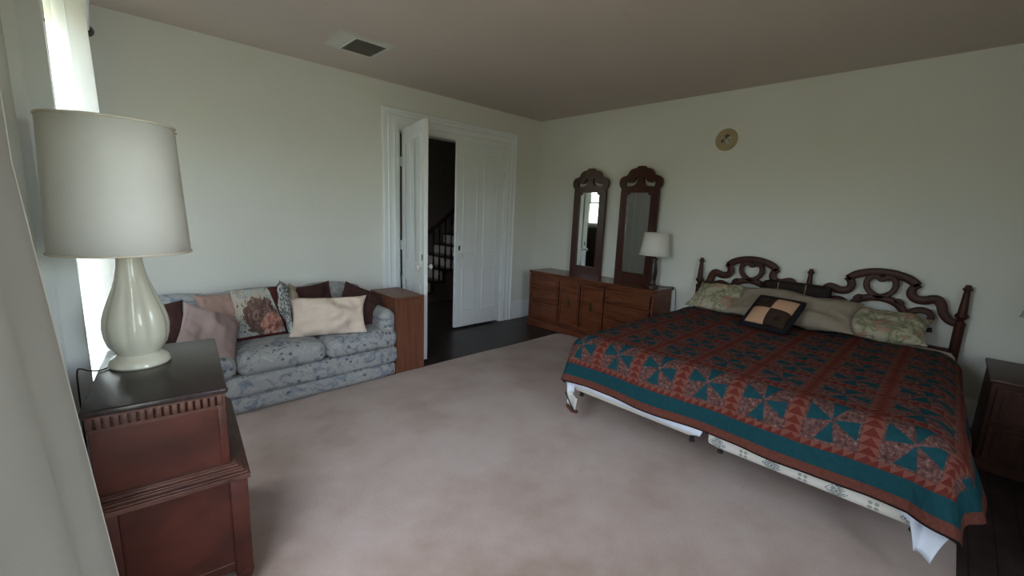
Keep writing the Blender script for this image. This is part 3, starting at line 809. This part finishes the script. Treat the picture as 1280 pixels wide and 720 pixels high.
# sheet
fs = drape_fn(.612, .004, .07, BX1+.002, BY0-.012, BY1+.012, .07, .03, 2.)
LS = 1.95
def sheet(a, b):
    u = -1.245 + 2.49*a; left = u > -.02
    drop = .29 if left else .225
    k = max(0, (abs(u)-(.93 if u > 0 else .80))/.22)
    drop += .012*math.sin(u*7) + (.06 if u > 0 else .20)*min(1, k)
    s = -LS + (LS+drop)*b
    hang = max(0, abs(u)-.965)
    if hang > 0 : u = math.copysign(.965+hang*(.95 if s > -.2 else .8), u)
    return fs(s, u)
o = obj('bed_sheet', MB().grid(110, 90, sheet), M['sheet'], solid=.002); tag(o, 'white sheet showing below the quilt hem at the corners of the bed', 'sheet')
# quilt: u across, total half width 1.28 ; hem at the foot at s=DROP
DROP = .268
fq = drape_fn(.648, .02, .10, BX1-.012, BY0-.005, BY1-.01, .13, .05, 5.)
LQ = 1.80
def quilt(a, b):
    u = -1.215+2.43*a; s = -LQ+(LQ+DROP)*b
    x, y, z = fq(s, u)
    return (x, y, z)
def quv(a, b): return (-1.215+2.43*a, (LQ+DROP)*(1-b))
qo = obj('patchwork_quilt', MB().grid(190, 150, quilt, quv), M['quilt'], solid=.014)
tag(qo, 'patchwork pinwheel quilt in teal, coral and maroon spread over the bed', 'quilt')
qo.data.materials.append(M['quiltback'])
md = qo.modifiers['solid']; md.offset = -1; md.material_offset = 0
# corner of the quilt hanging folded below the hem at the dresser-side foot corner
fb = MB()
def flap(a, b):
    y = -2.535 - .10*a*(1-.2*b); z = .262 - .115*b*(1-.35*abs(a-.65)) - .02*a
    return (-2.325 + .012*math.sin(a*5) + .01*b, y, z)
fb.grid(10, 8, flap)
obj('white_underside', fb, M['quiltback'], qo, solid=.004)
obj('corner_tip', MB().prism([(-2.535, .165), (-2.55, .145), (-2.59, .125), (-2.63, .128), (-2.64, .145), (-2.60, .150)], -2.335, -2.31, 'x'), M['bedwood_red'], qo, bevel=.004)
obj('binding', MB().tube([(-2.338, -2.53, .262), (-2.338, -2.57, .20), (-2.338, -2.62, .145)], .004, 6), M['blackcloth'], qo)

# ------------------------------------------------------------------ pillows on the bed
pillow('pillow', 'rose printed pillow under the taupe one, on the dresser side of the bed', 'pillow', M['rose'], .66, .42, .15, (-.33, -2.84, .765), (0, -1, 0), (.80, 0, .42), 1)
pillow('pillow', 'rose printed pillow under the taupe one, on the nightstand side of the bed', 'pillow', M['rose'], .66, .42, .14, (-.34, -3.95, .765), (0, -1, -.02), (.85, 0, .30), 2)
pillow('pillow', 'long taupe pillow lying in the middle of the bed behind the checked cushion', 'pillow', M['tanbed'], .95, .46, .17, (-.46, -3.41, .80), (0, -1, 0), (.80, 0, .36), 3, wr=.02)
pc = thing('patchwork_cushion', 'small black edged cushion with four brown and tan squares on the bed', 'cushion')
PW = .30
def patch(i, j):
    mb = MB()
    def h(x, z):
        u, v = x/(PW/2), z/(PW/2); k = max(0., (1-abs(u)**3)*(1-abs(v)**3))
        y = -(.012+.055*k**.55)
        cxx, czz = (i-.5)*PW/2, (j-.5)*PW/2
        d = math.hypot(x-cxx, z-czz)
        if (i+j) % 2 == 1: y += .022*math.exp(-(d/.022)**2)
        return y
    def f(a, b):
        x = (i-1+a)*PW/2; z = (j-1+b)*PW/2
        sx = .008*math.sin(a*PI); return (x, h(x, z), z)
    return mb.grid(14, 14, f)
for i in (0, 1):
    for j in (0, 1):
        dark = (i+j) % 2 == 1
        o = obj('dark_patch' if dark else 'tan_patch', patch(i, j), M['patchdark'] if dark else M['patchtan'], pc, solid=.004)
        if dark: obj('button', MB().cushion(((i-.5)*PW/2, -.045, (j-.5)*PW/2), .03, .014, .022, .006, 0, 4), M['black'], o)
obj('cushion_back', pillow_mb(PW+.01, PW+.01, .10, 9, wr=.004), M['blackcloth'], pc)
q = [(-1, -1), (1, -1), (1, 1), (-1, 1)]
ed = catmull([(a*(PW/2+.012)*s_, 0, b*(PW/2+.012)*s_) for (a, b), (a2, b2) in zip(q, q[1:]+q[:1]) for s_ in (1,)] , 1, True)
ring = []
for (a, b), (a2, b2) in zip(q, q[1:]+q[:1]):
    for k in range(8):
        t = k/8; ring.append(((a+(a2-a)*t)*(PW/2+.010), 0, (b+(b2-b)*t)*(PW/2+.010)))
ring.append(ring[0]); obj('cord_trim', MB().tube(ring, .022, 10, False), M['blackcloth'], pc)
place(pc, (-.80, -3.36, .785), (-.18, -.95, .0), (.72, -.10, .55))
bo = thing('bolster', 'dark leather bolster tucked against the headboard at the middle post', 'cushion', (-.165, -3.36, .895))
obj('bolster_body', MB().cushion((0, 0, 0), .09, .52, .17, .03, .006, 10), M['leather'], bo)
for q in (-.08, .13): obj('seam', MB().tube([(-.048, q, -.07), (-.052, q, 0), (-.048, q, .075), (0, q, .09)], .003, 6), M['beige'], bo)

# ------------------------------------------------------------------ nightstand and its lamp
ns = thing('nightstand', 'dark wooden nightstand in the shadow at the right of the bed', 'nightstand', (-.37, -4.86, 0))
w_, d_ = .64, .58
obj('body', MB().box((-w_/2+.015, -d_/2+.015, .05), (w_/2, d_/2-.015, .575)), M['nightwood'], ns, bevel=.004)
obj('top', MB().box((-w_/2-.01, -d_/2, .575), (w_/2, d_/2, .600), bev=.008), M['nightwood'], ns)
obj('plinth', MB().box((-w_/2+.005, -d_/2+.008, -.012), (w_/2, d_/2-.008, .055)), M['nightwood'], ns, bevel=.006)
for z0, z1 in ((.08, .30), (.32, .55)):
    o = obj('drawer', MB().box((-w_/2-.002, -d_/2+.04, z0), (-w_/2+.02, d_/2-.04, z1)).box((-w_/2-.010, -d_/2+.07, z0+.03), (-w_/2, d_/2-.07, z1-.03)), M['nightwood'], ns, bevel=.004)
    obj('pull', MB().tube([(-w_/2-.012, -.05, (z0+z1)/2), (-w_/2-.03, -.045, (z0+z1)/2-.01), (-w_/2-.03, .045, (z0+z1)/2-.01), (-w_/2-.012, .05, (z0+z1)/2)], .005, 8), M['brass'], o)
l2 = dup(sl, (-.27, -4.828, .600), 0, 'table lamp with white shade just inside the right edge, on the nightstand')
for c in list(l2.children):
    if c.name.startswith('lamp_cord'): bpy.data.objects.remove(c)

# ------------------------------------------------------------------ sofa
SX0, SX1 = -4.70, -2.782
sf = thing('sofa', 'blue grey floral three seat sofa against the back wall', 'sofa', ((SX0+SX1)/2, -.5, 0))
def S(x, y, z): return (x-(SX0+SX1)/2, y+.5, z)
W_ = SX1-SX0
obj('base_frame', MB().cushion(S((SX0+SX1)/2, -.48, .145), W_-.06, .82, .25, .03, .0, 6), M['sofa'], sf)
obj('front_rail', MB().cushion(S((SX0+SX1)/2, -.905, .200), W_+.01, .13, .150, .042, .010, 14), M['sofa'], sf)
obj('lower_rail', MB().cushion(S((SX0+SX1)/2, -.895, .068), W_-.015, .125, .128, .040, .008, 14), M['sofa'], sf)
for k, (a, b) in enumerate(((SX0+.0, -4.015), (-4.01, -3.40), (-3.395, SX1+.005))):
    obj('seat_cushion', MB().cushion(S((a+b)/2, -.66, .355), b-a, .64, .165, .062, .022, 16), M['sofa'], sf)
for xx in (SX0+.065, SX1-.060):
    am = MB().cushion(S(xx, -.53, .405), .13, .82, .40, .07, .01, 14, lambda p: Vector((p.x, p.y, p.z)))
    obj('armrest', am, M['sofa'], sf)
obj('welt', MB().tube([S(SX1-.060, -.946, .30), S(SX1-.060, -.951, .42), S(SX1-.060, -.946, .56), S(SX1-.060, -.925, .61)], .005, 8), M['sofa'], sf)
def backtop(p): p = p.copy(); p.y += (p.z-.35)*.25; return p
obj('backrest', MB().cushion(S((SX0+SX1)/2, -.19, .415), W_-.02, .17, .655, .05, .01, 14), M['sofa'], sf)
for (a, b) in ((SX0+.13, -4.015), (-4.01, -3.40), (-3.395, SX1-.11)):
    obj('back_cushion', MB().cushion(S((a+b)/2, -.33, .595), b-a, .17, .33, .07, .03, 14, lambda p: Vector((p.x, p.y+(p.z-.5)*.22, p.z))), M['sofa'], sf)

# pillows on the sofa (left to right)
pillow('throw_pillow', 'dark brown pillow at the lamp end of the sofa, half hidden', 'pillow', M['brown'], .38, .36, .14, (-4.40, -.53, .605), (1, .05, .05), (0, .35, 1), 11)
pillow('throw_pillow', 'mauve square pillow leaning at the lamp end of the sofa', 'pillow', M['mauve'], .40, .42, .14, (-4.13, -.78, .575), (.84, .10, -.50), (.34, .74, .55), 12, ear=.2)
pillow('throw_pillow', 'faded peach pillow behind the mauve one on the sofa', 'pillow', M['peach'], .40, .36, .13, (-3.96, -.49, .64), (1, 0, .05), (0, .28, 1), 13)
pillow('throw_pillow', 'pillow printed with a brown and coral scene on the sofa', 'pillow', M['print'], .37, .42, .12, (-3.76, -.57, .635), (1, -.04, .02), (-.06, .30, 1), 14, ear=.08)
pillow('throw_pillow', 'grey leaf print pillow standing on edge on the sofa', 'pillow', M['leafprint'], .34, .44, .10, (-3.575, -.58, .65), (.22, 1, 0), (-.10, .15, 1), 15, ear=.05)
pillow('throw_pillow', 'off white pillow on edge beside the grey leaf print one', 'pillow', M['beige'], .30, .40, .08, (-3.49, -.52, .63), (.22, 1, 0), (-.10, .15, 1), 16, ear=.05)
pillow('throw_pillow', 'dark brown ruffled pillow behind the big cream one on the sofa', 'pillow', M['brown'], .36, .34, .12, (-3.33, -.49, .655), (1, 0, .10), (0, .28, 1), 17, ear=.2, wr=.02)
pillow('throw_pillow', 'big cream pillow lying at the front of the sofa seat', 'pillow', M['cream'], .64, .36, .16, (-3.30, -.76, .585), (1, -.30, -.03), (.10, .45, 1), 18, wr=.028, ear=.30)
pillow('throw_pillow', 'dark brown pillow wedged against the armrest near the wooden box', 'pillow', M['brown'], .40, .38, .13, (-2.985, -.66, .60), (.88, -.15, -.42), (.40, .30, .85), 19, ear=.15)

# ------------------------------------------------------------------ box cabinet by the door
cb = thing('box_cabinet', 'plain reddish brown wooden box cabinet between the sofa and the open door', 'cabinet', (-2.624, -.67, 0), 0)
cw, cd_ = .293, .50
mb = MB().box((-cw/2, -cd_/2, -.012), (cw/2, cd_/2, .685))
obj('carcass', mb, M['boxwood'], cb, bevel=.002)
obj('top', MB().box((-cw/2-.004, -cd_/2-.006, .685), (cw/2+.002, cd_/2, .705)), M['boxwood'], cb, bevel=.003)
obj('front_panel', MB().box((-cw/2+.012, -cd_/2-.008, .03), (cw/2-.004, -cd_/2+.004, .680)), M['boxwood'], cb, bevel=.002)
cb.rotation_euler = (0, 0, -.02)

# ------------------------------------------------------------------ chest in the foreground left
TH = math.radians(-6.5)
ch = thing('chest', 'old dark mahogany stepped chest with dentil moulding under the tall lamp', 'chest', (-4.345, -2.558, 0), TH)
# local frame: origin under the front right corner of the top, -x to the wall, +y away from the camera
CWD, CDP, CT = .385, .71, .838
mb = MB().box((-CWD+.012, .022, .52), (-.020, CDP-.015, CT-.028)); obj('upper_body', mb, M['chest'], ch, bevel=.003)
mb = MB()
for a, b in (((-.034, .012, .52), (-.008, .036, CT-.03)),): mb.box(a, b, bev=.004)
obj('corner_strip', mb, M['chest'], ch)
obj('top', MB().box((-CWD-.0, 0, CT-.022), (.0, CDP, CT), bev=.007, seg=3), M['chesttop'], ch)
dn = MB()
dn.box((-CWD+.01, .008, CT-.030), (-.008, CDP-.01, CT-.021)); dn.box((-CWD+.01, .014, CT-.078), (-.014, CDP-.012, CT-.066))
n_ = 17
for k in range(n_):
    xx = -CWD+.02 + k*(CWD-.045)/(n_-1); dn.box((xx-.0068, .008, CT-.067), (xx+.0068, .024, CT-.029), bev=.002)
for k in range(28):
    yy = .03+k*(CDP-.06)/27; dn.box((-.022, yy-.007, CT-.067), (-.008, yy+.007, CT-.029), bev=.002)
obj('dentil_moulding', dn, M['chestmold'], ch)
lg = MB(); LX, LY = .048, -.040
for i, (o_, z0, z1) in enumerate(((0, .488, .506), (.006, .506, .513), (.018, .513, .522), (.024, .522, .527), (.034, .527, .536), (.040, .536, .540))):
    lg.box((-CWD+.01, LY+o_, z0), (LX-o_, CDP+.01, z1))
obj('ledge_moulding', lg, M['chestmold'], ch, bevel=.003)
obj('lower_body', MB().box((-CWD+.015, LY+.028, .13), (LX-.028, CDP-.005, .49)), M['chest'], ch, bevel=.003)
for (xx, yy) in ((LX-.038, LY+.036), (LX-.038, CDP-.03), (-CWD+.035, LY+.036), (-CWD+.035, CDP-.03)):
    lp = MB().box((-.028, -.028, .10), (.028, .028, .488), bev=.005)
    lp.lathe([(.010, -.0), (.014, .004), (.016, .03), (.022, .05), (.030, .075), (.033, .09), (.028, .105), (.02, .108)], seg=18)
    o = obj('leg', lp, M['chest'], ch); o.location = (xx, yy, 0)
obj('rounded_apron', MB().box((-CWD+.05, LY+.026, .10), (LX-.05, LY+.036, .14)), M['chest'], ch, bevel=.01)

# ------------------------------------------------------------------ tall cream lamp
tl = thing('table_lamp', 'tall cream ceramic lamp with big off white drum shade on the chest', 'lamp', (-4.552, -2.075, CT))
def flute(a, z):
    k = max(0., math.sin(PI*min(1, max(0, (z-.05)/.36))))
    return 1 - .075*k*(abs(math.sin(a*4))**6 * 1.0)
pr = [(.094, .0), (.098, .006), (.096, .018), (.088, .030), (.074, .040), (.068, .048), (.076, .060), (.092, .085), (.101, .12), (.104, .155), (.101, .19), (.092, .225), (.078, .265), (.064, .305), (.052, .345), (.044, .385), (.040, .42), (.042, .445), (.040, .462), (.012, .466), (.009, .50)]
obj('lamp_base', MB().lathe(pr, seg=96, fn=flute), M['ceramic'], tl)
sh = obj('lamp_shade', MB().lathe([(.205, .452), (.199, .60), (.193, .75), (.186, .925)], seg=64, cap=False), M['shade'], tl, solid=.002); sh.location = (-.011, -.03, 0)
for r_, z_ in ((.2055, .455), (.1865, .923)):
    obj('shade_trim', MB().tube([(r_*math.cos(a), r_*math.sin(a), z_) for a in [2*PI*k/64 for k in range(65)]], .0042, 6, False), M['shade_trim'], sh)
obj('harp', MB().tube([(0, 0, .46), (0, 0, .92)], .004, 6).tube([(-.186, 0, .915), (.186, 0, .915)], .0025, 6).tube([(0, -.186, .915), (0, .186, .915)], .0025, 6), M['brass'], tl)
obj('lamp_cord', MB().tube(catmull([(-.09, .0, .005), (-.12, -.03, .004), (-.15, -.01, .004), (-.172, .03, .004), (-.184, .05, -.01), (-.188, .06, -.1), (-.19, .06, -.5)], 6), .003, 6), M['black'], tl)

for o in list(COL.objects):
    if o.parent: continue
    n0 = o.name.split('.')[0]
    g = {'throw_pillow': 'pillows heaped on the sofa', 'pillow': 'pillows on the bed', 'box_spring': 'box springs under the quilt', 'tall_mirror': 'tall mirrors on the dresser', 'table_lamp': 'table lamps'}.get(n0)
    if g: o['group'] = g

# ------------------------------------------------------------------ light
w = bpy.data.worlds.new('overcast_sky'); sc.world = w; w.use_nodes = True; nt = w.node_tree
bg = nt.nodes['Background']; tc = nt.nodes.new('ShaderNodeTexCoord'); sp = nt.nodes.new('ShaderNodeSeparateXYZ'); cr = nt.nodes.new('ShaderNodeValToRGB')
nt.links.new(tc.outputs['Generated'], sp.inputs[0])
mr = nt.nodes.new('ShaderNodeMapRange'); mr.inputs[1].default_value = -1; mr.inputs[2].default_value = 1
nt.links.new(sp.outputs[2], mr.inputs[0]); nt.links.new(mr.outputs[0], cr.inputs[0])
e = cr.color_ramp.elements; e[0].position = .47; e[0].color = (.27, .26, .17, 1); e[1].position = .56; e[1].color = (.82, .90, 1.03, 1)
x_ = e.new(.50); x_.color = (.36, .41, .24, 1)
nt.links.new(cr.outputs[0], bg.inputs[0]); bg.inputs[1].default_value = 6.0

# ------------------------------------------------------------------ camera
cam = bpy.data.cameras.new('camera'); co = bpy.data.objects.new('camera', cam); COL.objects.link(co)
f = Vector((0.68775911, 0.70467895, -0.17439892)); r = Vector((0.72004136, -0.69275411, 0.04040028)); u_ = Vector((0.09234634, 0.15336009, 0.98384594))
mt = Matrix((r, u_, -f)).transposed().to_4x4(); mt.translation = Vector((-4.63275, -4.2963, 1.5))
co.matrix_world = mt; cam.sensor_width = 36; cam.lens = 534.3218/1280*36; cam.clip_start = .01
sc.camera = co
vs_ = sc.view_settings; vs_.view_transform = 'Standard'; vs_.look = 'None'; vs_.gamma = 1; vs_.use_curve_mapping = False; vs_.exposure = 1.85
sc.cycles.max_bounces = 10; sc.cycles.diffuse_bounces = 7; sc.cycles.sample_clamp_indirect = 8
